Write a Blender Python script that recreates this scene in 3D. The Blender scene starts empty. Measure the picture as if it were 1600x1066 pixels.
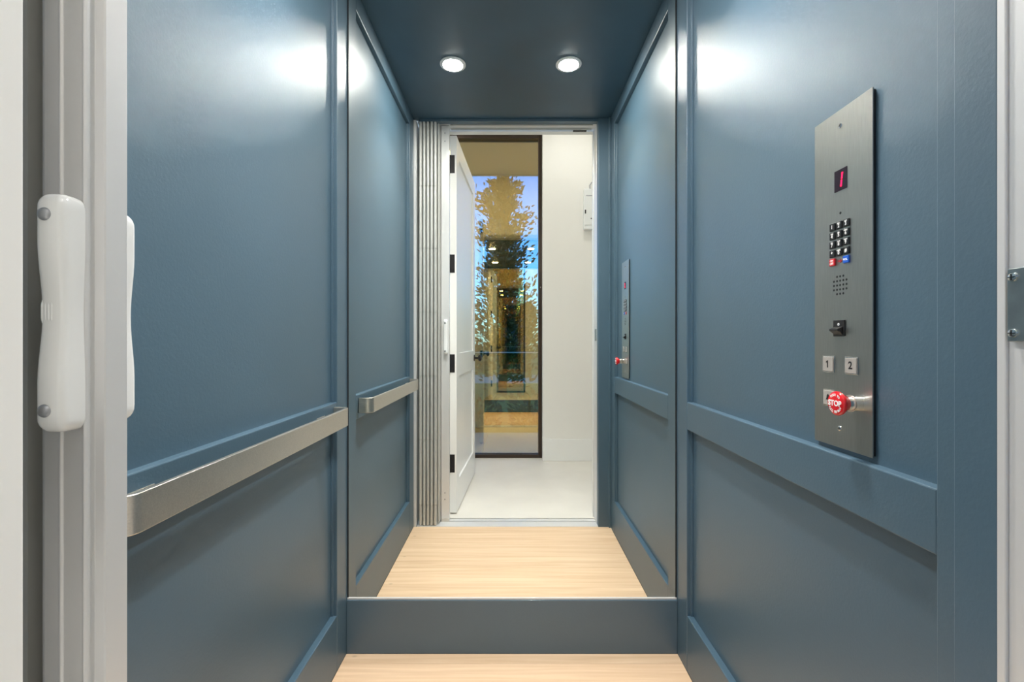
import bpy, bmesh, math, random
from mathutils import Vector, Matrix

random.seed(7)
SC = bpy.context.scene
COL = SC.collection
PI = math.pi

# ------------------------------------------------------------------ camera
EYE = 1.115
cam_d = bpy.data.cameras.new('camera')
cam_d.lens = 16.0
cam_d.sensor_width = 36.0
cam_d.clip_start = 0.02
cam_d.clip_end = 300
cam = bpy.data.objects.new('camera', cam_d)
cam.location = (0, 0, EYE)
cam.rotation_euler = (PI / 2, 0, 0)
COL.objects.link(cam)
SC.camera = cam

# ------------------------------------------------------------------ sky
world = bpy.data.worlds.new('World')
SC.world = world
world.use_nodes = True
wn = world.node_tree
wn.nodes.clear()
sky = wn.nodes.new('ShaderNodeTexSky')
sky.sky_type = 'NISHITA'
sky.sun_disc = False
sky.sun_elevation = math.radians(24)
sky.sun_rotation = math.radians(20)
sky.air_density = 1.0
sky.dust_density = 0.6
sky.ozone_density = 2.0
bg = wn.nodes.new('ShaderNodeBackground')
bg.inputs['Strength'].default_value = 0.15
wo = wn.nodes.new('ShaderNodeOutputWorld')
hsv = wn.nodes.new('ShaderNodeHueSaturation'); hsv.inputs['Saturation'].default_value = 1.25
wn.links.new(sky.outputs[0], hsv.inputs['Color']); wn.links.new(hsv.outputs[0], bg.inputs['Color'])
wn.links.new(bg.outputs[0], wo.inputs['Surface'])

# ------------------------------------------------------------------ exposure
vs = SC.view_settings
vs.view_transform = 'Standard'
vs.look = 'None'
vs.gamma = 1.0
vs.use_curve_mapping = False
vs.exposure = 1.1
CAB_LAMP = 225.0
CAB_SPOT = 3.0
HALL_LAMP = 26.0

cy = SC.cycles
cy.max_bounces = 16
cy.diffuse_bounces = 6
cy.glossy_bounces = 10
cy.transmission_bounces = 8
cy.transparent_max_bounces = 16
cy.use_denoising = True
cy.sample_clamp_indirect = 45
cy.blur_glossy = 0.6

# ------------------------------------------------------------------ helpers
def lin(r, g, b):
    f = lambda c: (c / 255 / 12.92) if c / 255 <= 0.04045 else ((c / 255 + 0.055) / 1.055) ** 2.4
    return (f(r), f(g), f(b), 1.0)

MATS = {}
def mat(name, col, rough=0.5, metal=0.0, var=0.0, vscale=8.0, bump=0.0, bscale=200.0,
        rvar=0.0, stretch=(1, 1, 1), spec=0.5, coat=0.0, rand=0.0, aniso=0.0):
    m = bpy.data.materials.new(name)
    m.use_nodes = True
    nt = m.node_tree
    p = nt.nodes['Principled BSDF']
    p.inputs['Base Color'].default_value = col
    p.inputs['Roughness'].default_value = rough
    p.inputs['Metallic'].default_value = metal
    p.inputs['Specular IOR Level'].default_value = spec
    p.inputs['Coat Weight'].default_value = coat
    p.inputs['Coat Roughness'].default_value = 0.12
    if aniso:
        p.inputs['Anisotropic'].default_value = aniso
    tc = nt.nodes.new('ShaderNodeTexCoord')
    mp = nt.nodes.new('ShaderNodeMapping')
    mp.inputs['Scale'].default_value = stretch
    nt.links.new(tc.outputs['Object'], mp.inputs['Vector'])
    if var or rvar:
        n = nt.nodes.new('ShaderNodeTexNoise')
        n.inputs['Scale'].default_value = vscale
        n.inputs['Detail'].default_value = 5
        nt.links.new(mp.outputs[0], n.inputs['Vector'])
        if var:
            mr = nt.nodes.new('ShaderNodeMapRange')
            mr.inputs['From Min'].default_value = 0.25
            mr.inputs['From Max'].default_value = 0.75
            mr.inputs['To Min'].default_value = 1 - var
            mr.inputs['To Max'].default_value = 1 + var
            nt.links.new(n.outputs[0], mr.inputs[0])
            hs = nt.nodes.new('ShaderNodeHueSaturation')
            hs.inputs['Color'].default_value = col
            nt.links.new(mr.outputs[0], hs.inputs['Value'])
            nt.links.new(hs.outputs[0], p.inputs['Base Color'])
        if rvar:
            mr2 = nt.nodes.new('ShaderNodeMapRange')
            mr2.inputs['To Min'].default_value = max(0.02, rough - rvar)
            mr2.inputs['To Max'].default_value = rough + rvar
            nt.links.new(n.outputs[0], mr2.inputs[0])
            nt.links.new(mr2.outputs[0], p.inputs['Roughness'])
    if bump:
        nb = nt.nodes.new('ShaderNodeTexNoise')
        nb.inputs['Scale'].default_value = bscale
        nb.inputs['Detail'].default_value = 3
        nt.links.new(mp.outputs[0], nb.inputs['Vector'])
        b = nt.nodes.new('ShaderNodeBump')
        b.inputs['Strength'].default_value = bump
        b.inputs['Distance'].default_value = 0.001
        nt.links.new(nb.outputs[0], b.inputs['Height'])
        nt.links.new(b.outputs[0], p.inputs['Normal'])
    MATS[name] = m
    return m

def emit_mat(name, col, strength):
    m = bpy.data.materials.new(name)
    m.use_nodes = True
    nt = m.node_tree
    nt.nodes.clear()
    e = nt.nodes.new('ShaderNodeEmission')
    e.inputs['Color'].default_value = col
    e.inputs['Strength'].default_value = strength
    o = nt.nodes.new('ShaderNodeOutputMaterial')
    nt.links.new(e.outputs[0], o.inputs['Surface'])
    return m

def pane_mat(name, refl, trans, tint_rough=0.0):
    """thin coated pane: mirrors part of the light, passes the rest"""
    m = bpy.data.materials.new(name)
    m.use_nodes = True
    nt = m.node_tree
    nt.nodes.clear()
    g = nt.nodes.new('ShaderNodeBsdfGlossy')
    g.inputs['Color'].default_value = refl
    g.inputs['Roughness'].default_value = tint_rough
    t = nt.nodes.new('ShaderNodeBsdfTransparent')
    t.inputs['Color'].default_value = trans
    a = nt.nodes.new('ShaderNodeAddShader')
    o = nt.nodes.new('ShaderNodeOutputMaterial')
    nt.links.new(g.outputs[0], a.inputs[0])
    nt.links.new(t.outputs[0], a.inputs[1])
    nt.links.new(a.outputs[0], o.inputs['Surface'])
    return m

class MB:
    """collects shapes, builds ONE mesh object"""
    def __init__(self):
        self.v = []; self.f = []
    def _add(self, vs, fs):
        o = len(self.v)
        self.v += [tuple(p) for p in vs]
        self.f += [tuple(i + o for i in f) for f in fs]
        return self
    def box(self, x0, x1, y0, y1, z0, z1):
        x0, x1 = sorted((x0, x1)); y0, y1 = sorted((y0, y1)); z0, z1 = sorted((z0, z1))
        vs = [(x0,y0,z0),(x1,y0,z0),(x1,y1,z0),(x0,y1,z0),(x0,y0,z1),(x1,y0,z1),(x1,y1,z1),(x0,y1,z1)]
        fs = [(0,3,2,1),(4,5,6,7),(0,1,5,4),(1,2,6,5),(2,3,7,6),(3,0,4,7)]
        return self._add(vs, fs)
    def prism(self, poly, h0, h1, axis='z'):
        """poly: counter-clockwise 2D outline, extruded along axis"""
        n = len(poly)
        def pt(a, b, h):
            return {'z': (a, b, h), 'y': (a, h, b), 'x': (h, a, b)}[axis]
        vs = [pt(a, b, h0) for a, b in poly] + [pt(a, b, h1) for a, b in poly]
        fs = [tuple(range(n - 1, -1, -1)), tuple(range(n, 2 * n))]
        fs += [(i, (i + 1) % n, n + (i + 1) % n, n + i) for i in range(n)]
        return self._add(vs, fs)
    def lathe(self, prof, n=24, c=(0, 0, 0), axis='z'):
        """prof: list of (radius, height); closed by caps"""
        vs = []; fs = []
        for r, h in prof:
            for k in range(n):
                a = 2 * PI * k / n
                p = (r * math.cos(a), r * math.sin(a), h)
                if axis == 'x': p = (p[2], p[0], p[1])
                if axis == 'y': p = (p[1], p[2], p[0])
                vs.append((p[0] + c[0], p[1] + c[1], p[2] + c[2]))
        for j in range(len(prof) - 1):
            for k in range(n):
                a, b = j * n + k, j * n + (k + 1) % n
                fs.append((a, b, b + n, a + n))
        fs.append(tuple(range(n - 1, -1, -1)))
        L = (len(prof) - 1) * n
        fs.append(tuple(range(L, L + n)))
        return self._add(vs, fs)
    def tube(self, pts, radii, n=8):
        vs = []; fs = []
        P = [Vector(p) for p in pts]
        for i, p in enumerate(P):
            d = (P[min(i + 1, len(P) - 1)] - P[max(i - 1, 0)]).normalized()
            u = d.orthogonal().normalized() if i == 0 else (u - d * u.dot(d)).normalized()
            w = d.cross(u)
            r = radii[i] if isinstance(radii, (list, tuple)) else radii
            for k in range(n):
                a = 2 * PI * k / n
                vs.append(p + (u * math.cos(a) + w * math.sin(a)) * r)
        for j in range(len(P) - 1):
            for k in range(n):
                a, b = j * n + k, j * n + (k + 1) % n
                fs.append((a, b, b + n, a + n))
        fs.append(tuple(range(n - 1, -1, -1)))
        L = (len(P) - 1) * n
        fs.append(tuple(range(L, L + n)))
        return self._add(vs, fs)
    def loft(self, rings):
        n = len(rings[0]); vs = [p for r in rings for p in r]; fs = []
        for j in range(len(rings) - 1):
            for k in range(n):
                a, b = j * n + k, j * n + (k + 1) % n
                fs.append((a, b, b + n, a + n))
        fs.append(tuple(range(n - 1, -1, -1)))
        L = (len(rings) - 1) * n
        fs.append(tuple(range(L, L + n)))
        return self._add(vs, fs)
    def mesh(self, name):
        me = bpy.data.meshes.new(name)
        me.from_pydata(self.v, [], self.f)
        bm = bmesh.new(); bm.from_mesh(me)
        bmesh.ops.recalc_face_normals(bm, faces=bm.faces)
        bm.to_mesh(me); bm.free()
        me.update()
        return me
    def build(self, name, material, parent=None, bevel=0.0, seg=2, smooth=False, loc=None):
        me = self.mesh(name)
        me.materials.append(material)
        o = bpy.data.objects.new(name, me)
        COL.objects.link(o)
        if parent is not None: o.parent = parent
        if loc is not None: o.location = loc
        if smooth:
            for p in me.polygons: p.use_smooth = True
            try:
                me.set_sharp_from_angle(angle=math.radians(40))
            except Exception:
                pass
        if bevel:
            b = o.modifiers.new('bevel', 'BEVEL')
            b.width = bevel; b.segments = seg; b.limit_method = 'ANGLE'
            b.angle_limit = math.radians(40)
        return o

def tag(o, label=None, cat=None, group=None, kind=None):
    if label: o['label'] = label
    if cat: o['category'] = cat
    if group: o['group'] = group
    if kind: o['kind'] = kind
    return o

def empty(name, loc=(0, 0, 0), mtx=None):
    o = bpy.data.objects.new(name, None)
    o.empty_display_size = 0.05
    COL.objects.link(o)
    if mtx is not None: o.matrix_world = mtx
    else: o.location = loc
    return o

def copy_tree(o, parent=None):
    c = o.copy(); COL.objects.link(c); c.parent = parent
    for ch in list(o.children): copy_tree(ch, c)
    return c

def box(name, m, parent, x0, x1, y0, y1, z0, z1, bevel=0.0, seg=2):
    return MB().box(x0, x1, y0, y1, z0, z1).build(name, m, parent, bevel, seg)

def glyph_mesh(text, size, depth=0.0002, align='CENTER', bold=0.0, shear=0.0):
    cu = bpy.data.curves.new('glyph', 'FONT')
    cu.body = text; cu.size = size; cu.align_x = align; cu.align_y = 'CENTER'
    cu.extrude = depth; cu.offset = bold; cu.shear = shear
    cu.resolution_u = 3
    o = bpy.data.objects.new('glyph', cu)
    COL.objects.link(o)
    bpy.context.view_layer.update()
    dg = bpy.context.evaluated_depsgraph_get()
    me = bpy.data.meshes.new_from_object(o.evaluated_get(dg))
    bpy.data.objects.remove(o)
    return me

def lettering(name, text, size, m, parent, loc, bold=0.0, shear=0.0):
    me = glyph_mesh(text, size, bold=bold, shear=shear)
    me.materials.clear(); me.materials.append(m)
    o = bpy.data.objects.new(name, me)
    COL.objects.link(o); o.parent = parent; o.location = loc
    return o

# ------------------------------------------------------------------ materials
M_BLUE = mat('slate_blue_paint', lin(63, 90, 107), rough=0.44, var=0.05, vscale=3, rvar=0.05, spec=1.0, bump=0.28, bscale=170)
M_BLUE_C = mat('slate_blue_ceiling_paint', lin(60, 86, 103), rough=0.36, var=0.10, vscale=5, rvar=0.06, bump=0.08, bscale=90)
M_GAP = mat('dark_gap', lin(22, 26, 30), rough=0.8, var=0.1)
M_STEEL = mat('brushed_steel', lin(222, 216, 206), rough=0.36, metal=1.0, var=0.10, vscale=30, stretch=(1, 14, 14), rvar=0.06, bump=0.04, bscale=300)
M_PLATE = mat('brushed_plate', lin(176, 177, 172), rough=0.38, metal=1.0, var=0.08, vscale=24, stretch=(30, 1.2, 1), rvar=0.07, bump=0.03, bscale=200)
M_ALU = mat('silver_gate_metal', lin(200, 200, 196), rough=0.5, metal=0.4, var=0.05, vscale=6, stretch=(1, 1, .3))
M_POST = mat('satin_aluminium', lin(222, 222, 222), rough=0.38, metal=0.35, var=0.03, vscale=4)
M_PLASTIC = mat('white_plastic', lin(232, 234, 234), rough=0.22, var=0.02, vscale=6, coat=0.3)
M_CAPL = mat('light_button_cap', lin(176, 172, 166), rough=0.45, metal=0.3, var=0.03)
M_CAP = mat('grey_cap', lin(165, 168, 172), rough=0.3, metal=0.6, var=0.03)
M_WHITE = mat('white_wall_paint', lin(236, 234, 229), rough=0.6, var=0.015, vscale=2, bump=0.03, bscale=250)
M_DOORW = mat('white_door_paint', lin(238, 238, 236), rough=0.32, var=0.015, vscale=3, bump=0.02, bscale=180)
M_HALLF = mat('pale_hall_floor', lin(226, 222, 214), rough=0.42, var=0.06, vscale=3.5, rvar=0.1, bump=0.03, bscale=60)
M_BLACK = mat('matte_black', lin(26, 26, 28), rough=0.45, var=0.1)
M_BRONZE = mat('dark_bronze_frame', lin(62, 48, 38), rough=0.4, metal=0.3, var=0.08)
M_KEY = mat('black_key', lin(28, 28, 30), rough=0.3, var=0.05)
M_KEYRED = mat('red_key', lin(205, 32, 40), rough=0.3, var=0.04)
M_KEYBLUE = mat('blue_key', lin(30, 92, 200), rough=0.3, var=0.04)
M_PRINTW = mat('white_print', lin(238, 238, 238), rough=0.5, var=0.02)
M_PRINTK = mat('black_print', lin(22, 22, 24), rough=0.5, var=0.05)
M_STOP = mat('red_stop_plastic', lin(214, 26, 36), rough=0.22, var=0.04, coat=0.3)
M_CHROME = mat('chrome', lin(224, 222, 218), rough=0.14, metal=1.0, var=0.03)
M_SCREEN = mat('dark_screen', lin(38, 26, 36), rough=0.15, var=0.05)
M_SEG = emit_mat('red_segment', lin(255, 20, 60), 3.0)
M_LAMP = emit_mat('cab_lamp_lens', (1.0, 0.96, 0.90, 1), CAB_LAMP)
M_HLAMP = emit_mat('hall_lamp_lens', (1.0, 0.975, 0.945, 1), HALL_LAMP)
M_TRIMW = mat('lamp_trim', lin(225, 226, 228), rough=0.35, var=0.02)
M_GLASS = pane_mat('coated_window_glass', (0.43, 0.265, 0.09, 1), (0.40, 0.62, 0.80, 1))
M_RAILG = pane_mat('green_railing_glass', (0.06, 0.08, 0.07, 1), (0.70, 0.82, 0.76, 1))
M_TERR = mat('grey_paver', lin(204, 198, 184), rough=0.7, var=0.06, vscale=5, bump=0.05, bscale=80)
M_SOFFIT = mat('render_soffit', lin(170, 166, 156), rough=0.8, var=0.05, vscale=4)
M_GRASS = mat('lawn', lin(138, 148, 70), rough=0.9, var=0.30, vscale=14, bump=0.3, bscale=60)
M_PATH = mat('pale_concrete', lin(206, 204, 198), rough=0.8, var=0.05, vscale=2)
M_LEAF = mat('tree_leaf', lin(46, 58, 38), rough=0.45, var=0.30, vscale=2.2)
M_LEAF2 = mat('hedge_leaf', lin(52, 74, 40), rough=0.55, var=0.30, vscale=1.2)
M_BARK = mat('bark', lin(84, 70, 58), rough=0.9, var=0.25, vscale=14, stretch=(1, 1, .2), bump=0.3, bscale=40)
M_HOUSE = mat('far_render', lin(206, 202, 196), rough=0.8, var=0.03)

# mirror: silvered float glass with its faint green cast
M_MIRROR = bpy.data.materials.new('silvered_mirror'); M_MIRROR.use_nodes = True
_n = M_MIRROR.node_tree; _n.nodes.clear()
_g = _n.nodes.new('ShaderNodeBsdfGlossy'); _g.inputs['Color'].default_value = (0.90, 0.93, 0.905, 1); _g.inputs['Roughness'].default_value = 0.0
_o = _n.nodes.new('ShaderNodeOutputMaterial'); _n.links.new(_g.outputs[0], _o.inputs['Surface'])
M_GEDGE = mat('mirror_edge', lin(30, 44, 46), rough=0.6, var=0.03)

# oak planks: grain along the plank's length, each plank its own tone
M_OAK = bpy.data.materials.new('light_oak'); M_OAK.use_nodes = True
nt = M_OAK.node_tree; p = nt.nodes['Principled BSDF']
tc = nt.nodes.new('ShaderNodeTexCoord'); oi = nt.nodes.new('ShaderNodeObjectInfo')
mp = nt.nodes.new('ShaderNodeMapping'); mp.inputs['Scale'].default_value = (1.1, 26, 26)
off = nt.nodes.new('ShaderNodeVectorMath'); off.operation = 'SCALE'; off.inputs[0].default_value = (13, 7, 3)
nt.links.new(oi.outputs['Random'], off.inputs['Scale'])
nt.links.new(off.outputs[0], mp.inputs['Location'])
nt.links.new(tc.outputs['Object'], mp.inputs['Vector'])
n1 = nt.nodes.new('ShaderNodeTexNoise'); n1.inputs['Scale'].default_value = 1.6; n1.inputs['Detail'].default_value = 7; n1.inputs['Distortion'].default_value = 0.7
nt.links.new(mp.outputs[0], n1.inputs['Vector'])
cr = nt.nodes.new('ShaderNodeValToRGB')
cr.color_ramp.elements[0].position = 0.25; cr.color_ramp.elements[0].color = lin(203, 170, 135)
cr.color_ramp.elements[1].position = 0.72; cr.color_ramp.elements[1].color = lin(228, 200, 168)
nt.links.new(n1.outputs[0], cr.inputs[0])
# small knots
mk = nt.nodes.new('ShaderNodeMapping'); mk.inputs['Scale'].default_value = (3.2, 5.5, 1)
nt.links.new(tc.outputs['Object'], mk.inputs['Vector'])
vo = nt.nodes.new('ShaderNodeTexVoronoi'); vo.inputs['Scale'].default_value = 1.0
nt.links.new(mk.outputs[0], vo.inputs['Vector'])
kr = nt.nodes.new('ShaderNodeMapRange'); kr.inputs['From Min'].default_value = 0.02; kr.inputs['From Max'].default_value = 0.05
kr.inputs['To Min'].default_value = 0.55; kr.inputs['To Max'].default_value = 1.0
nt.links.new(vo.outputs['Distance'], kr.inputs[0])
pr = nt.nodes.new('ShaderNodeMapRange'); pr.inputs['To Min'].default_value = 0.90; pr.inputs['To Max'].default_value = 1.06
nt.links.new(oi.outputs['Random'], pr.inputs[0])
mu = nt.nodes.new('ShaderNodeMath'); mu.operation = 'MULTIPLY'
nt.links.new(kr.outputs[0], mu.inputs[0]); nt.links.new(pr.outputs[0], mu.inputs[1])
hs = nt.nodes.new('ShaderNodeHueSaturation')
nt.links.new(cr.outputs[0], hs.inputs['Color']); nt.links.new(mu.outputs[0], hs.inputs['Value'])
nt.links.new(hs.outputs[0], p.inputs['Base Color'])
p.inputs['Roughness'].default_value = 0.45

# ------------------------------------------------------------------ dimensions
HW = 0.59          # half width between the faces of the stiles
RC = 0.020         # panels lie this far behind the stiles
YM = 1.629         # mirror face
YF = 0.526         # cab front edge
ZC = 2.45          # cab ceiling
RET = 0.517        # inner edge of the right return

# ------------------------------------------------------------------ cab shell
floor = box('floor', M_GAP, None, -HW - .05, HW + .05, YF, YM + .05, -.08, -.016)
tag(floor, 'light oak plank floor of the lift cab below the blue walls', 'floor', kind='structure')
seams = [YF, .765, 1.02, 1.295, 1.571, YM - .007]
for a, b in zip(seams, seams[1:]):
    yc = (a + b) / 2; h = (b - a) / 2 - .0004
    MB().box(-HW, HW, -h, h, -.008, .008).build('plank', M_OAK, floor, bevel=.0008, loc=(0, yc, -.008))

ceiling = box('ceiling', M_BLUE_C, None, -HW - .05, HW + .05, .50, YM + .05, ZC, ZC + .06)
tag(ceiling, 'dark slate blue painted ceiling of the lift cab', 'ceiling', kind='structure')

RAIL_Z = (.816, .909); BASE_Z = .188; TOP_Z = 2.369
ST_F = .6327; ST_B = 1.536
def cab_wall(name, s, y0, label):
    w = empty(name, (s * HW, y0, 0))
    tag(w, label, 'wall', kind='structure')
    def bx(nm, x0, x1, a, b, z0, z1, bev=0.0):
        m = MB(); m.box(s * x0 - s * HW, s * x1 - s * HW, a - y0, b - y0, z0, z1)
        return m.build(nm, M_BLUE, w, bev)
    yb = YM + .012
    bx('stile', HW, HW + RC + .02, y0, ST_F, 0, ZC, .0018)
    bx('stile', HW, HW + RC + .02, ST_B, yb, 0, ZC, .0018)
    for z0, z1 in ((0, BASE_Z), RAIL_Z, (TOP_Z, ZC)):
        bx('rail', HW + .0004, HW + RC + .02, ST_F, ST_B, z0, z1, .0026)
    for z0, z1 in ((BASE_Z, RAIL_Z[0]), (RAIL_Z[1], TOP_Z)):
        bx('panel', HW + RC, HW + RC + .02, ST_F, ST_B, z0, z1)
    # thin bead around each recess
    for z0, z1 in ((BASE_Z, RAIL_Z[0]), (RAIL_Z[1], TOP_Z)):
        t = .006
        bx('bead', HW + .012, HW + RC, ST_F, ST_F + t, z0, z1, .001)
        bx('bead', HW + .012, HW + RC, ST_B - t, ST_B, z0, z1, .001)
    return w
cab_wall('wall_left', -1, .49, 'slate blue panelled cab wall behind the steel handrail')
cab_wall('wall_right', 1, .49, 'slate blue panelled cab wall carrying the lift control panel')

wall_back = box('wall_back', M_GAP, None, -HW, HW, YM + .012, YM + .05, 0, ZC)
tag(wall_back, 'dark backing board behind the full height mirror', 'wall', kind='structure')
bb = box('baseboard_back', M_BLUE, None, -HW + .0005, HW - .0005, YM - .007, YM + .012, 0, .190, .0012)
tag(bb, 'wide slate blue base board under the mirror', 'baseboard', kind='structure')

wf = empty('wall_front', (HW, YF, 0))
tag(wf, 'slate blue return beside the lift doorway with header above', 'wall', kind='structure')
def wfb(nm, m, x0, x1, y0, y1, z0, z1, bev=.0015):
    return MB().box(x0 - HW, x1 - HW, y0 - YF, y1 - YF, z0, z1).build(nm, m, wf, bev)
wfb('return_panel', M_BLUE, RET, HW - .0005, .485, .533, 0, ZC)
MB().box(-HW + .03, RET, .490, YF, 2.434, ZC).build('header', M_BLUE, ceiling, .0015)
wfb('corner_bead', M_BLUE, HW - .012, HW - .0006, .533, .545, 0, ZC)

# ------------------------------------------------------------------ doorway lining, track, sill
tr = empty('trim_1', (RET, .4, 0))
tag(tr, 'white aluminium door lining around the lift doorway', 'door frame', kind='structure')
def trb(nm, m, x0, x1, y0, y1, z0, z1, bev=.001):
    return MB().box(x0 - RET, x1 - RET, y0 - .4, y1 - .4, z0, z1).build(nm, m, tr, bev)
trb('jamb_edge', M_POST, RET - .001, RET + .05, .4760, .4845, 0, 2.445)
trb('jamb_channel', M_POST, RET + .002, RET + .05, .3705, .4760, 0, 2.445)
trb('jamb_lip', M_POST, RET - .004, RET + .002, .371, .376, 0, 2.445)
trb('gate_track', M_POST, -.575, RET + .002, .398, .488, 2.445, 2.475)
trb('track_lip', M_ALU, -.38, RET - .02, .463, .468, 2.436, 2.4448)
trb('track_lip', M_ALU, -.38, RET - .02, .408, .413, 2.436, 2.4448)
trb('pocket_channel', M_POST, -HW + .0005, -.574, .478, .532, 0, 2.44)
trb('pocket_channel', M_ALU, -HW + .0005, -.579, .40, .477, 0, 2.44)
box_slot = trb('door_sensor', M_BLACK, .385, .47, .376, .392, 2.4385, 2.4448)

sill = empty('trim_2', (0, .45, 0))
tag(sill, 'bright aluminium sill track across the lift doorway', 'door sill', kind='structure')
for nm, m, y0, y1, z1 in (('sill_plate', M_POST, .455, YF, .002), ('track_groove', M_GAP, .448, .455, -.006),
                          ('sill_rib', M_POST, .432, .448, .003), ('sill_plate', M_POST, .402, .432, .000), ('edge_gap', M_GAP, .392, .402, -.008)):
    MB().box(-HW + .02, RET, y0 - .45, y1 - .45, -.05, z1).build(nm, m, sill, .0008)

# ------------------------------------------------------------------ hall shell
HL, HR, HB, HZ = -2.1, 1.15, -.98, 3.24
FW0, FW1 = .30, .37
hf = box('floor_hall', M_HALLF, None, HL - .1, HR + .1, -1.24, .392, -.12, -.001)
tag(hf, 'pale smooth hall floor outside the lift', 'floor', kind='structure')
hw = empty('wall_hall_lift', (0, FW0, 0))
tag(hw, 'white hall wall around the lift doorway', 'wall', kind='structure')
def hwb(nm, m, x0, x1, y0, y1, z0, z1, bev=0.0):
    return MB().box(x0, x1, y0 - FW0, y1 - FW0, z0, z1).build(nm, m, hw, bev)
hwb('wall_board', M_WHITE, HL, -.43, FW0, FW1, 0, HZ)
hwb('wall_board', M_WHITE, RET + .04, HR, FW0, FW1, 0, HZ)
hwb('wall_board', M_WHITE, -.43, RET + .04, FW0, FW1, 2.48, HZ)
hwb('door_lining', M_DOORW, -.43, -.405, FW0, FW1 + .005, 0, 2.455, .001)
hwb('door_lining', M_DOORW, RET + .004, RET + .04, FW0, FW1, 0, 2.455, .001)
hwb('door_lining', M_DOORW, -.43, RET + .04, FW0, FW1, 2.455, 2.48, .001)
hwb('door_stop', M_DOORW, -.40, RET, .352, .368, 2.446, 2.455, .001)
hwb('casing', M_DOORW, RET + .012, RET + .10, FW0 - .015, FW0, 0, 2.55, .002)
hwb('casing', M_DOORW, -.51, -.415, FW0 - .015, FW0, 0, 2.55, .002)
hwb('casing', M_DOORW, -.415, RET + .012, FW0 - .015, FW0, 2.465, 2.55, .002)

hww = empty('wall_hall_window', (0, HB, 0))
tag(hww, 'white hall wall with tall window opening and base board', 'wall', kind='structure')
WX0, WX1, WZ1 = -.80, .286, 3.085
def hb(nm, m, x0, x1, y0, y1, z0, z1, bev=0.0):
    return MB().box(x0, x1, y0 - HB, y1 - HB, z0, z1).build(nm, m, hww, bev)
hb('wall_board', M_WHITE, WX1, HR, HB - .24, HB, 0, HZ)
hb('wall_board', M_WHITE, HL, WX0, HB - .24, HB, 0, HZ)
hb('wall_board', M_WHITE, WX0, WX1, HB - .24, HB - .05, WZ1, HZ)
hb('base_board', M_DOORW, WX1 + .001, HR, HB, HB + .012, 0, .203, .0015)
hb('base_board', M_DOORW, HL, WX0, HB, HB + .012, 0, .203, .0015)
for nm, x0, x1, lb in (('wall_hall_left', HL - .1, HL, 'white end wall of the hall beyond the open door'),
                       ('wall_hall_right', HR, HR + .1, 'white side wall of the hall beside the window wall')):
    tag(box(nm, M_WHITE, None, x0, x1, HB - .24, FW1, 0, HZ), lb, 'wall', kind='structure')
hc = box('ceiling_hall', M_WHITE, None, HL - .1, HR + .1, HB - .24, FW1, HZ, HZ + .1)
tag(hc, 'white hall ceiling outside the lift', 'ceiling', kind='structure')

# ------------------------------------------------------------------ hall window
win = empty('window_1', (0, -1.12, 0))
tag(win, 'floor to ceiling hall window in a dark bronze frame', 'window', kind='structure')
def wb(nm, m, x0, x1, y0, y1, z0, z1, bev=.001):
    return MB().box(x0, x1, y0 + 1.12, y1 + 1.12, z0, z1).build(nm, m, win, bev)
F = .034
wb('frame_side', M_BRONZE, WX1 - F, WX1 - .0005, -1.15, -1.075, 0, WZ1)
wb('frame_side', M_BRONZE, WX0 + .0005, WX0 + F, -1.15, -1.075, 0, WZ1)
wb('frame_head', M_BRONZE, WX0 + F, WX1 - F, -1.15, -1.075, WZ1 - .04, WZ1 - .001)
wb('frame_sill', M_BRONZE, WX0 + F, WX1 - F, -1.15, -1.075, 0, .030)
wb('glass_pane', M_GLASS, WX0 + F, WX1 - F, -1.125, -1.120, .030, WZ1 - .04, 0)

# ------------------------------------------------------------------ open swing door
door = empty('door_1', (-.356, .332, 0))
door.rotation_euler.z = math.radians(2.9)
tag(door, 'white two panel hall door standing open beside the folded gate', 'door', kind='structure')
DWd, DH, DT = .895, 2.437, .044
def db(nm, m, x0, x1, y0, y1, z0, z1, bev=.0015, parent=None):
    return MB().box(x0, x1, y0, y1, z0, z1).build(nm, m, parent or door, bev)
# local: x from -DT (far face) to 0 (face seen in the mirror), y from -DWd (lock edge) to 0 (hinge edge)
S = .105
db('stile', M_DOORW, -DT, 0, -S, 0, .010, DH)
db('stile', M_DOORW, -DT, 0, -DWd, -DWd + S, .010, DH)
for z0, z1 in ((.010, .205), (.885, 1.035), (DH - .12, DH)):
    db('rail', M_DOORW, -DT + .0003, -.0003, -DWd + S, -S, z0, z1)
for z0, z1 in ((.205, .885), (1.035, DH - .12)):
    db('panel', M_DOORW, -DT + .012, -.012, -DWd + S, -S, z0, z1, 0)
for zc in (.327, .971, 1.613, 2.253):
    hg = db('hinge', M_BLACK, -DT + .004, -.012, 0, .0022, zc - .058, zc + .058, .0005)
    MB().lathe([(.0062, zc - .058), (.0062, zc + .058)], 10, (-DT - .001, .004, 0)).build('hinge_pin', M_BLACK, hg, smooth=True)
    for dz in (-.034, .034):
        MB().lathe([(.0035, 0), (.0035, .0014), (.002, .002)], 10, (-.026, .0022, zc + dz), 'y').build('screw', M_BRONZE, hg)
lk = MB().lathe([(.026, 0), (.026, .006), (.022, .008)], 20, (0, -DWd + .06, .975), 'x').build('rose', M_BLACK, door, smooth=True)
MB().lathe([(.009, .008), (.009, .032), (.024, .040), (.027, .052), (.020, .062), (.006, .064)], 20, (0, -DWd + .06, .975), 'x').build('knob', M_BLACK, lk, smooth=True)
db('latch_plate', M_BLACK, -.034, -.010, -DWd - .0015, -DWd, .94, 1.01, .0004)
db('flush_bolt', M_BLACK, -.030, -.014, -DWd - .006, -DWd, 2.29, 2.33, .0004)

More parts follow.
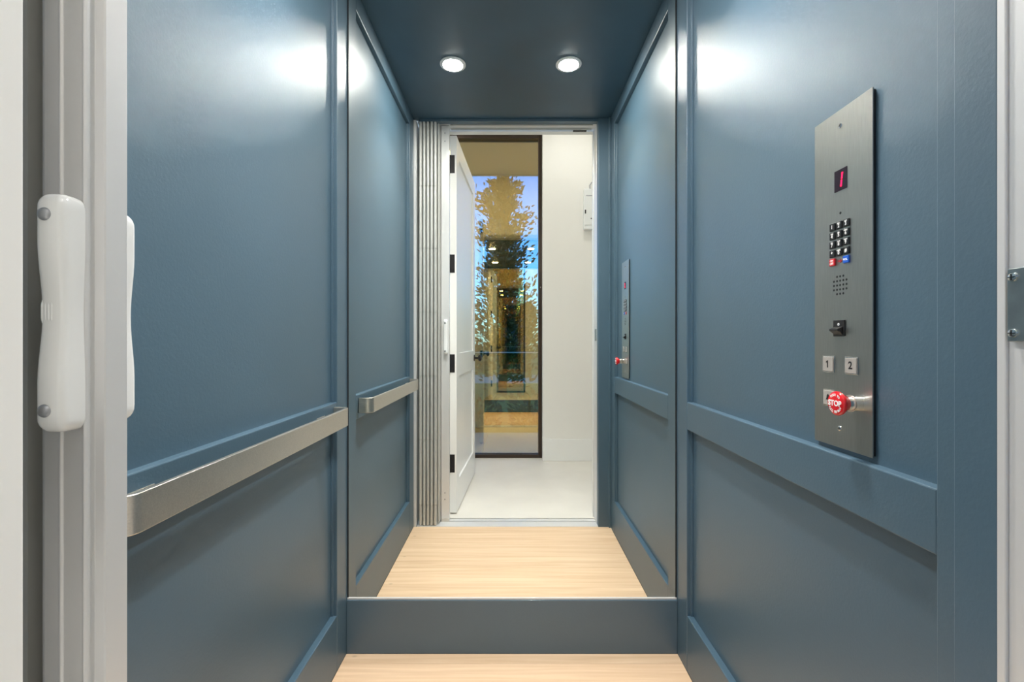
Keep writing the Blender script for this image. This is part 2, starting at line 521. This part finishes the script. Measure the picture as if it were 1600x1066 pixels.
# ------------------------------------------------------------------ mirror
mir = empty('wall_mirror', (0, YM, .196))
tag(mir, 'full height frameless mirror filling the back of the cab', 'mirror')
MX = HW - .0055
mg = MB().box(-MX, MX, 0, .0060, 0, ZC - .196 - .001).build('mirror_glass', M_MIRROR, mir)
mg.data.materials.append(M_GEDGE)
for q in mg.data.polygons:
    q.material_index = 0 if q.normal.y < -.9 else 1
for sx in (-1, 1):
    MB().box(sx * MX, sx * (HW - .0003), .0002, .0115, 0, ZC - .196 - .001).build('edge_seal', M_GAP, mir)
MB().box(-MX, MX, .0061, .0115, 0, ZC - .196 - .001).build('mirror_backing', M_GAP, mir)
MB().box(-MX - .004, MX + .004, -.0030, .0005, -.0055, .0008).build('bottom_channel', M_POST, mir, .0005)

# ------------------------------------------------------------------ handrail
hr = empty('handrail', (-HW, 1.07, .867))
tag(hr, 'brushed steel flat bar handrail on the left cab wall', 'handrail')
def bar_path(x_out, y0, y1, r, n=8):
    """centre line from the wall out, along the wall and back, in handrail coordinates"""
    pts = [(0.0012, y0)]
    for k in range(n + 1):
        a = PI - (PI / 2) * k / n
        pts.append((x_out - r + r * math.sin(PI / 2 * k / n), y0 + r - r * math.cos(PI / 2 * k / n)))
    for k in range(n + 1):
        pts.append((x_out - r + r * math.cos(PI / 2 * k / n), y1 - r + r * math.sin(PI / 2 * k / n)))
    pts.append((0.0012, y1))
    return pts
def flat_bar(pts, t, h):
    P = [Vector(q) for q in pts]; rings = []
    for i, q in enumerate(P):
        d = (P[min(i + 1, len(P) - 1)] - P[max(i - 1, 0)]).normalized()
        nrm = Vector((d.y, -d.x))
        a, b = q + nrm * t / 2, q - nrm * t / 2
        rings.append([(a.x, a.y, -h / 2), (b.x, b.y, -h / 2), (b.x, b.y, h / 2), (a.x, a.y, h / 2)])
    return MB().loft(rings)
flat_bar(bar_path(.0494, .637 - 1.07, 1.506 - 1.07, .024), .0095, .058).build('bar', M_STEEL, hr, .0012, 2, True)
for yy in (.72, 1.40):
    mt = MB().box(.0008, .0445, yy - 1.07 - .016, yy - 1.07 + .016, -.020, .008).build('wall_bracket', M_CHROME, hr, .002)
    MB().box(.0006, .0036, yy - 1.07 - .028, yy - 1.07 + .028, -.026, .014).build('bracket_plate', M_STEEL, mt, .001)

# ------------------------------------------------------------------ cab downlights
def downlight(name, x, y, z, r, lens_m, label, cat, group, spot=0):
    t = empty(name, (x, y, z))
    tag(t, label, cat, group)
    ring = []
    MB().lathe([(r + .016, -.0005), (r + .016, -.0035), (r + .002, -.0065), (r + .001, -.002)], 40).build('trim_ring', M_TRIMW, t, smooth=True)
    MB().lathe([(r, -.0066), (r, -.0072), (r * .55, -.0078)], 40).build('lens', lens_m, t)
    if spot:
        ld = bpy.data.lights.new('beam', 'AREA')
        ld.shape = 'DISK'; ld.size = 2 * r * .9; ld.energy = spot; ld.spread = math.radians(95)
        ld.color = (1.0, .97, .93)
        lo = bpy.data.objects.new('beam', ld); COL.objects.link(lo); lo.parent = t; lo.location = (0, 0, -.0085)
    return t
downlight('downlight', -.285, 1.065, ZC, .046, M_LAMP, 'round white recessed cab downlight nearer the handrail wall', 'downlight', 'cab ceiling downlights', CAB_SPOT)
downlight('downlight', .273, 1.065, ZC, .046, M_LAMP, 'round white recessed cab downlight nearer the control panel wall', 'downlight', 'cab ceiling downlights', CAB_SPOT)

# ------------------------------------------------------------------ control panel
PX, PY, PZ = .6095, .834, 1.2295
cp = empty('control_panel', mtx=Matrix(((0, 0, -1, PX), (-1, 0, 0, PY), (0, 1, 0, PZ), (0, 0, 0, 1))))
tag(cp, 'brushed steel lift control panel with keypad and red stop button', 'control panel')
FX = .603
def uv(X, Y, fx=FX):
    """where a mark seen on the plate lies on it: (across, up) from the plate's middle"""
    y = fx * 711.11 / (X - 800)
    return PY - y, EYE + (533 - Y) * y / 711.11 - PZ
PWd, PHt = .1455, .622
T = .0065
MB().box(-PWd/2 + .004, PWd/2 - .001, -PHt/2 + .003, PHt/2 - .003, .0002, .0040).build('gasket', M_BLACK, cp)
MB().box(-PWd/2, PWd/2, -PHt/2, PHt/2, .0041, T).build('plate', M_PLATE, cp, .0006)
def at(o, u, v, w=T):
    o.location = (u, v, w); return o
for X, Y in ((1314.2, 196.5), (1312.8, 669.5)):
    u, v = uv(X, Y)
    s = MB().lathe([(.0048, 0), (.0044, .0016), (.0022, .0026)], 16).build('screw', M_CHROME, cp, smooth=True); at(s, u, v)
    MB().box(-.0028, .0028, -.0005, .0005, .0025, .0028).box(-.0005, .0005, -.0028, .0028, .0025, .0028).build('cross_slot', M_BLACK, s)
# display
u, v = uv(1313.8, 281)
d = MB().box(-.0160, .0160, -.0195, .0195, 0, .0006).build('display', M_SCREEN, cp); at(d, u, v)
sg = MB()
for z0, z1 in ((-.0125, -.0012), (.0012, .0125)):
    sh = .14
    sg.prism([(-.0014 + sh * z0, z0), (.0014 + sh * z0, z0), (.0014 + sh * z1, z1), (-.0014 + sh * z1, z1)], .0006, .0010)
sg.build('lit_digit', M_SEG, d, loc=(.003, 0, 0))
# pin hole
u, v = uv(1313.2, 332.9)
at(MB().lathe([(.0024, 0), (.0024, .0003)], 14).build('pin_hole', M_BLACK, cp), u, v)
# keypad
u1, v1 = uv(1302.1, 355.6); u3, v3 = uv(1323.7, 346.4)
cu = (u1 + u3) / 2; du = (u3 - u1) / 2; dv = .0143 * .59 / .508
vtop = v1
KW, KH = du * .40, dv * .40
key_me = MB().prism([(-KW, -KH), (KW, -KH), (KW, KH), (-KW, KH)], 0, .0028).mesh('key')
key_me.materials.append(M_KEY)
rows = ('1  ', '2ABC', '3DEF'), ('4GHI', '5JKL', '6MNO'), ('7PRS', '8TUV', '9WXY'), ('*  ', '0OPER', '#  ')
for r, row in enumerate(rows):
    for c, t in enumerate(row):
        k = bpy.data.objects.new('key', key_me); COL.objects.link(k); k.parent = cp
        at(k, cu + (c - 1) * du, vtop - r * dv)
        b = k.modifiers.new('bevel', 'BEVEL'); b.width = .0009; b.segments = 2
        sub = t[1:].strip()
        lettering('numeral', t[0], .0088 if sub else .0095, M_PRINTW, k, (0, -.0014 if sub else 0, .0029), .0002)
        if sub: lettering('letters', sub, .0038, M_PRINTW, k, (0, .0034, .0029), .0001)
vr = vtop - 4 * dv + .0006
for sgn, m, lines in ((-1, M_KEYRED, ('ON', 'OFF')), (1, M_KEYBLUE, ('VOL.',))):
    k = MB().prism([(-KW, -KH), (KW, -KH), (KW, KH), (-KW, KH)], 0, .0032).build('key', m, cp, .001)
    at(k, cu + sgn * du, vr)
    for j, tx in enumerate(lines):
        lettering('letters', tx, .0052, M_PRINTW, k, (0, (len(lines) - 1) * .0026 - j * .0052, .0033), .00015)
ar = MB().prism([(-.005, -.0014), (.0006, -.0014), (.0006, -.0042), (.0058, 0), (.0006, .0042), (.0006, .0014), (-.005, .0014)], 0, .0006)
at(ar.build('red_arrow', mat('dark_red_print', lin(150, 24, 34), rough=.5, var=.03), cp), cu, vr)
# speaker grille holes
us, vspk = uv(1312.8, 445.5)
hole_me = MB().lathe([(.0021, 0), (.0021, .0003)], 12).mesh('speaker_hole'); hole_me.materials.append(M_BLACK)
for i in range(-2, 3):
    for j in range(-2, 3):
        if abs(i) == 2 and abs(j) == 2: continue
        h = bpy.data.objects.new('speaker_hole', hole_me); COL.objects.link(h); h.parent = cp
        at(h, us + i * .0080, vspk + j * .0080)
# rocker switch
u0, va = uv(1303.4, 500); u1_, vb = uv(1321, 526.5)
SWx, SWy = (u1_ - u0) / 2, .0150
sw = MB().box(-SWx, SWx, -SWy, SWy, 0, .0022).build('switch', M_BLACK, cp, .0008)
at(sw, (u0 + u1_) / 2, uv(1312.2, 513)[1])
MB().prism([(-SWy * .8, .0022), (SWy * .2, .0022), (-SWy * .1, .0125), (-SWy * .28, .0125)], -SWx * .75, SWx * .75, 'x').build('rocker', M_KEY, sw, .0008)
lettering('mark', 'o', .009, M_PRINTW, sw, (0, SWy * .52, .0024), .0003)
# floor buttons
def floor_button(X, Y, t):
    u, v = uv(X, Y)
    fr = MB().box(-.0158, .0158, -.0158, .0158, 0, .0012).build('floor_button', M_CHROME, cp, .0006); at(fr, u, v)
    cap = MB().box(-.0138, .0138, -.0138, .0138, .0010, .0030).build('button_cap', M_CAPL, fr, .0008)
    if t:
        if t == '1':
            MB().prism([(-.0012, -.0068), (.0012, -.0068), (.0012, .0068), (-.0004, .0068), (-.0040, .0044), (-.0040, .0022), (-.0012, .0036)], .0030, .0034).build('numeral', M_PRINTK, fr)
        else: lettering('numeral', t, .0190, M_PRINTK, fr, (0, 0, .0032), .0003)
    else:
        MB().prism([(-.006, -.004), (.006, -.004), (.004, -.001), (.003, .005), (0, .007), (-.003, .005), (-.004, -.001)], .0030, .0033).build('bell_mark', M_PRINTK, fr)
floor_button(1295.5, 568.8, '1')
floor_button(1331.2, 571.6, '2')
floor_button(1296.2, 621.5, '')
# emergency stop
u, v = uv(1341, 630.5)
st = MB().lathe([(.0135, 0), (.0135, .012), (.0125, .0125), (.0125, .024)], 32).build('stop_button', M_CHROME, cp, smooth=True); at(st, u, v)
MB().lathe([(.0150, .014), (.0150, .0152), (.0136, .0156)], 32).build('collar', M_STEEL, st, smooth=True)
MB().lathe([(.0128, .022), (.0150, .025), (.0168, .030), (.0204, .0335), (.0212, .0365), (.0208, .0385), (.0188, .0402), (.010, .0410), (.002, .0412)], 40).build('mushroom_head', M_STOP, st, smooth=True)
lettering('lettering', 'STOP', .0132, M_PRINTW, st, (0, 0, .0413), .00045)
def ring_text(text, r, a0, step, size, flip):
    vs_, fs_ = [], []
    mb = MB()
    for i, ch in enumerate(text):
        if ch == ' ': continue
        me = glyph_mesh(ch, size, .0001, bold=.0002)
        a = a0 + (step if flip else -step) * (i - (len(text) - 1) / 2)
        rot = a + PI / 2 if flip else a - PI / 2
        R = Matrix.Rotation(rot, 4, 'Z')
        off_ = Vector((r * math.cos(a), r * math.sin(a), 0))
        mb._add([tuple(R @ p_.co + off_) for p_ in me.vertices], [tuple(q.vertices) for q in me.polygons])
        bpy.data.meshes.remove(me)
    return mb
ring_text('PUSH TO', .0145, PI / 2, .235, .0056, False).build('ring_lettering', M_PRINTW, st, loc=(0, 0, .0409))
ring_text('PULL TO RUN', .0148, -PI / 2, .205, .0056, True).build('ring_lettering', M_PRINTW, st, loc=(0, 0, .0409))

# ------------------------------------------------------------------ folding gate
gate = empty('folding_gate', (-.50, .46, 0))
tag(gate, 'silver accordion folding gate stacked at the left of the doorway', 'gate')
GX, GY = -.50, .46
GZ0, GZ1 = .006, 2.442
breaks = [GZ0, .127, .519, .904, 1.288, 1.672, 2.049, GZ1]
NL = 5
def hairpin(w, y_in, y_out, wo):
    """plan outline of a folded leaf pair: round nose towards the cab"""
    pts = [(-wo / 2, y_out), (wo / 2, y_out), (w / 2, y_in - w / 2)]
    for k in range(1, 8):
        a = PI * k / 8
        pts.append((w / 2 * math.cos(a), y_in - w / 2 + w / 2 * math.sin(a)))
    pts.append((-w / 2, y_in - w / 2))
    return pts
leaf_me = MB().prism(hairpin(.0130, .058, -.028, .0060), GZ0 + .006, GZ1 - .006).mesh('leaf'); leaf_me.materials.append(M_ALU)
nose = [(.0088 * math.cos(PI * k / 8), .0088 * math.sin(PI * k / 8)) for k in range(9)]
knuckle = {}
for j in range(len(breaks) - 1):
    me = MB().prism([(.0088, -.024)] + nose + [(-.0088, -.024)], breaks[j] + .0015, breaks[j + 1] - .0015).mesh('hinge_strip')
    me.materials.append(M_ALU); knuckle[j] = me
for i in range(NL):
    x = -.5515 + i * .0222
    lf = bpy.data.objects.new('leaf', leaf_me); COL.objects.link(lf); lf.parent = gate
    lf.location = (x - GX, 0, 0)
    for j, me in knuckle.items():
        k = bpy.data.objects.new('hinge_strip', me); COL.objects.link(k); k.parent = lf
        k.location = (0, .0545 + (.0006 if j % 2 else 0), 0)
    MB().lathe([(.0035, GZ0 - .004), (.0035, GZ0 + .006)], 10, (0, .052, 0)).build('foot_pin', M_CHROME, lf)
# narrow leading leaf that ties the stack to the post
MB().prism([(-.441 - GX, .430 - GY), (-.437 - GX, .430 - GY), (-.4425 - GX, .500 - GY), (-.4475 - GX, .500 - GY)], GZ0 + .006, GZ1 - .006).build('lead_leaf', M_ALU, gate)
# lead post
prof = [(-.432, .4205), (-.4185, .4205), (-.4175, .4192), (-.4160, .4192), (-.4150, .4210), (-.3975, .4215),
        (-.3965, .4202), (-.3952, .4202), (-.3942, .4225), (-.3942, .4300), (-.3870, .4318), (-.3862, .4330), (-.3862, .457), (-.434, .457), (-.436, .455), (-.436, .4225)]
post = MB().prism([(a - GX, b - GY) for a, b in prof], GZ0 + .004, GZ1 - .002).build('lead_post', M_POST, gate, .0006)
MB().prism([(a - GX, b - GY) for a, b in ((-.434, .4235), (-.388, .4335), (-.388, .4585), (-.434, .4585))], .0035, .022).build('post_foot', M_STEEL, post, .0008)
for zz in (2.395, 2.345, .14, .18):
    MB().lathe([(.004, 0), (.004, .0012), (.002, .002)], 12, (-.413 - GX, .457 - GY, zz), 'y').build('screw', M_CAP, post, smooth=True)

def pull_handle(side):
    """dog-bone plastic pull, long in z; side -1 faces the hall, +1 the cab"""
    L, n = .212, 36
    zc = 1.140
    mb = MB(); rings = []
    base = .4198 if side < 0 else .4572
    for i in range(n + 1):
        t = -1 + 2 * i / n
        t = math.sin(t * PI / 2)
        z = zc + t * L / 2
        waist = 0.5 + 0.5 * math.cos(PI * min(1, abs(t) / .62))      # 1 in the middle, 0 near the ends
        end = max(0.0, 1 - ((abs(t) - .88) / .12) ** 2) ** .5 if abs(t) > .88 else 1.0
        w = (.0258 - .0030 * waist) * (.45 + .55 * end)
        dpt = (.0220 - .0038 * waist) * (.62 + .38 * end)
        ring = []
        rr = min(w, dpt) * .32
        xs = (-w / 2, w / 2)
        outer = [(w / 2, 0), (w / 2, dpt - rr)]
        for k in range(1, 6):
            a = PI / 2 * k / 6
            outer.append((w / 2 - rr + rr * math.cos(a), dpt - rr + rr * math.sin(a)))
        for k in range(0, 6):
            a = PI / 2 + PI / 2 * k / 6
            outer.append((-w / 2 + rr + rr * math.cos(a), dpt - rr + rr * math.sin(a)))
        outer += [(-w / 2, dpt - rr), (-w / 2, 0)]
        for a, b in outer:
            ring.append((-.4065 + a - GX, base + side * b - GY, z))
        rings.append(ring)
    mb.loft(rings)
    h = mb.build('pull_handle', M_PLASTIC, gate, smooth=True)
    for dz in (-.0862, .0862):
        MB().lathe([(.0058, 0), (.0058, side * .0012), (.0045, side * .0028), (.0018, side * .0036)], 20,
                   (-.4090 - GX, base + side * .0212 - GY, zc + dz), 'y').build('screw_cap', M_CAP, h, smooth=True)
    if side < 0:
        for k in range(4):
            xx = -.4148 + k * .0028 - GX
            MB().tube([(xx, base - .0170 - GY, zc + .001 - .010), (xx, base - .0180 - GY, zc + .001 - .006), (xx, base - .0180 - GY, zc + .001 + .006), (xx, base - .0170 - GY, zc + .001 + .010)], .0009, 6).build('grip_rib', M_PLASTIC, h, smooth=True)
    return h
pull_handle(-1); pull_handle(1)

# ------------------------------------------------------------------ gate strike on the right jamb
sp = empty('strike_plate', (RET + .002, .452, 1.152))
tag(sp, 'zinc gate strike plate screwed to the right white jamb', 'strike plate')
M_ZINC = mat('zinc', lin(150, 160, 162), rough=.34, metal=.9, var=.12, vscale=60)
MB().box(-.0050, -.0030, -.022, .0205, -.0375, .0375).build('plate', M_ZINC, sp, .0008)
MB().box(-.0031, -.0001, -.020, .0185, -.036, .036).build('spacer', M_GAP, sp)
for dz in (-.029, .0285):
    s = MB().lathe([(.0046, 0), (.0042, -.0016), (.002, -.0024)], 16, (-.0050, .0145, dz), 'x').build('screw', M_CHROME, sp, smooth=True)
    MB().box(-.0078, -.0070, .0145 - .003, .0145 + .003, dz - .0005, dz + .0005).box(-.0078, -.0070, .0145 - .0005, .0145 + .0005, dz - .003, dz + .003).build('cross_slot', M_BLACK, s)

# ------------------------------------------------------------------ white service box on the hall wall
sb = empty('service_box', (.74, HB, 2.33))
tag(sb, 'white wall mounted service box with short cable loop in the hall', 'service box')
MB().box(-.078, .078, .0008, .055, -.185, .185).build('housing', M_PLASTIC, sb, .004)
MB().box(-.074, .074, .055, .060, -.150, .180).build('cover', M_PLASTIC, sb, .003)
MB().box(-.072, -.060, .060, .064, -.045, -.010).build('latch', M_BLACK, sb, .001)
MB().box(-.060, .030, .060, .0615, .118, .124).build('vent_slot', M_CAP, sb)
MB().lathe([(.006, 0), (.006, .002)], 12, (-.012, .060, -.09), 'y').build('screw', M_BLACK, sb)
MB().tube([(-.02, .03, .185), (-.02, .03, .225), (-.005, .03, .25), (.02, .03, .255), (.045, .03, .255)], .006, 8).build('cable', M_CAP, sb, smooth=True)

# ------------------------------------------------------------------ hall lamps
for i, (x, y, lb) in enumerate(((-.75, -.35, 'round hall ceiling downlight above the open white door'),
                                (.55, -.35, 'round hall ceiling downlight above the service box side'),
                                (-1.65, -.35, 'round hall ceiling downlight at the far left end'))):
    downlight('hall_downlight', x, y, HZ, .11, M_HLAMP, lb, 'downlight', 'hall ceiling downlights')

# ------------------------------------------------------------------ outside
ter = empty('terrace', (0, -1.8, -.02))
tag(ter, 'grey paved terrace outside the hall window', 'terrace', kind='structure')
for x0, x1 in ((-2.4, -1.35), (-1.35, -.30), (-.30, .75), (.75, 1.8)):
    MB().box(x0 + .002, x1 - .002, -.66, .55, -.10, 0).build('paver', M_TERR, ter, .002)
so = box('soffit', M_SOFFIT, None, -2.6, 2.0, -2.28, -1.225, 3.12, 3.42)
tag(so, 'beige rendered soffit over the terrace', 'soffit', kind='structure')
grd = box('ground', M_GRASS, None, -40, 40, -90, -2.46, -.40, -.15)
tag(grd, 'mown green lawn beyond the terrace', 'lawn', kind='structure')
pth = box('footpath', M_PATH, None, -40, 40, -13.4, -10.3, -.15, -.13)
tag(pth, 'pale concrete footpath crossing the lawn', 'path', kind='structure')

gr = empty('glass_railing', (0, -2.40, -.02))
tag(gr, 'frameless green glass railing along the terrace edge', 'railing')
for x0, x1 in ((-2.4, -1.005), (-.995, .395), (.405, 1.8)):
    MB().box(x0, x1, -.005, .005, .06, .99).build('glass_panel', M_RAILG, gr)
MB().box(-2.4, 1.8, -.02, .02, .0005, .065).build('base_shoe', M_BRONZE, gr, .002)
MB().box(-2.4, 1.8, -.008, .008, .985, 1.0).build('top_cap', M_POST, gr, .001)

def leaf_cloud(mb, n, pick, size):
    for _ in range(n):
        c, out = pick()
        d = (out + Vector((random.gauss(0, .6), random.gauss(0, .6), random.gauss(.25, .5)))).normalized()
        s = d.cross(Vector((random.gauss(0, 1), random.gauss(0, 1), random.gauss(0, 1)))).normalized()
        nn = d.cross(s)
        L = size * random.uniform(.7, 1.25); w = L * .21
        p0 = c; p1 = c + d * L * .45 + s * w + nn * w * .25; p2 = c + d * L; p3 = c + d * L * .45 - s * w + nn * w * .25
        pm = c + d * L * .45
        mb._add([p0, p1, p2, p3, pm], [(0, 1, 4), (1, 2, 4), (0, 4, 3), (4, 2, 3)])

def tree(name, x, y, z0, h, rad, n, size, label, cat, leaf_m, first=.12, group=None):
    t = empty(name, (x, y, z0))
    tag(t, label, cat, group)
    MB().tube([(0, 0, -.1), (.03, 0, h * .35), (-.02, .02, h * .7), (0, 0, h * .97)], [h * .02, h * .015, h * .009, h * .003], 10).build('trunk', M_BARK, t, smooth=True)
    tips = []
    bm_ = MB()
    nb = 46
    for k in range(nb):
        f = first + (1 - first) * (k / nb) ** .9 * .97
        a = k * 2.4 + random.uniform(-.3, .3)
        ext = rad * (1.05 - f) ** .55 * random.uniform(.72, 1.12) * (0.75 + .35 * math.sin(k * 1.7))
        b0 = Vector((0, 0, h * f * .96))
        b1 = b0 + Vector((math.cos(a) * ext, math.sin(a) * ext, ext * .45 + .05))
        bm_.tube([b0, (b0 + b1) / 2 + Vector((0, 0, -.03)), b1], [.016, .010, .004], 5)
        tips.append((b0, b1, ext))
    bm_.build('branches', M_BARK, t)
    mb = MB()
    def pick():
        b0, b1, e = random.choice(tips)
        s = random.uniform(.25, 1.05)
        c = b0.lerp(b1, s) + Vector((random.gauss(0, .10), random.gauss(0, .10), random.gauss(0, .09))) * (e / .6 + .4)
        out = (b1 - b0).normalized()
        return c, out
    leaf_cloud(mb, n, pick, size)
    tag(mb.build('foliage', leaf_m, t), kind='stuff')
    return t
tree('magnolia_tree', -.22, -7.2, -.15, 5.3, 1.02, 9000, .135, 'tall slender evergreen tree with glossy leaves on the lawn', 'tree', M_LEAF, .06)
tree('broad_tree', 7.5, -31.0, -.15, 4.6, 2.6, 2600, .36, 'broad leafy tree far across the lawn on the right', 'tree', M_LEAF2, .1)
tree('broad_tree', -6.5, -26.0, -.15, 5.0, 3.0, 2600, .40, 'broad leafy tree far across the lawn on the left', 'tree', M_LEAF2, .1)

def shrub(x, y, h, r, label, group):  # added plants that imitate the reflections of leaves in the glass
    t = empty('reflected_leaf_shrub', (x, y, -.15)); tag(t, label, 'shrub', group)
    mb = MB(); sm = MB()
    for k in range(7):
        a = k * .9; sm.tube([(0, 0, -.02), (math.cos(a) * r * .5, math.sin(a) * r * .5, h * .8)], [.008, .004], 5)
    sm.build('stems', M_BARK, t)
    def pick():
        a = random.uniform(0, 2 * PI); q = r * random.random() ** .5; z = random.uniform(.1, 1) * h
        return Vector((math.cos(a) * q, math.sin(a) * q, z)), Vector((math.cos(a), math.sin(a), .5))
    leaf_cloud(mb, 260, pick, .12)
    tag(mb.build('foliage', M_LEAF2, t), kind='stuff')
for x, lb in ((-1.15, 'added low shrub standing in for reflected leaves, leftmost in the row'), (-.45, 'added low shrub standing in for reflected leaves below the tree'),
              (.25, 'added low shrub standing in for reflected leaves, rightmost in the row')):
    shrub(x, -2.95, .50, .26, lb, 'added shrubs standing in for leaf reflections')


for x, y, h, r, lb in ((-3.6, -16.0, 2.6, 1.4, 'rounded dark green bush beyond the footpath, left of the slender tree'),
                       (.3, -17.5, 3.0, 1.5, 'rounded dark green bush beyond the footpath, right behind the slender tree'),
                       (5.2, -24.0, 3.4, 2.0, 'rounded dark green bush beyond the footpath at far right')):
    tree('round_bush', x, y, -.15, h, r, 2400, .26, lb, 'bush', M_LEAF2, .04, 'bushes beyond the footpath')
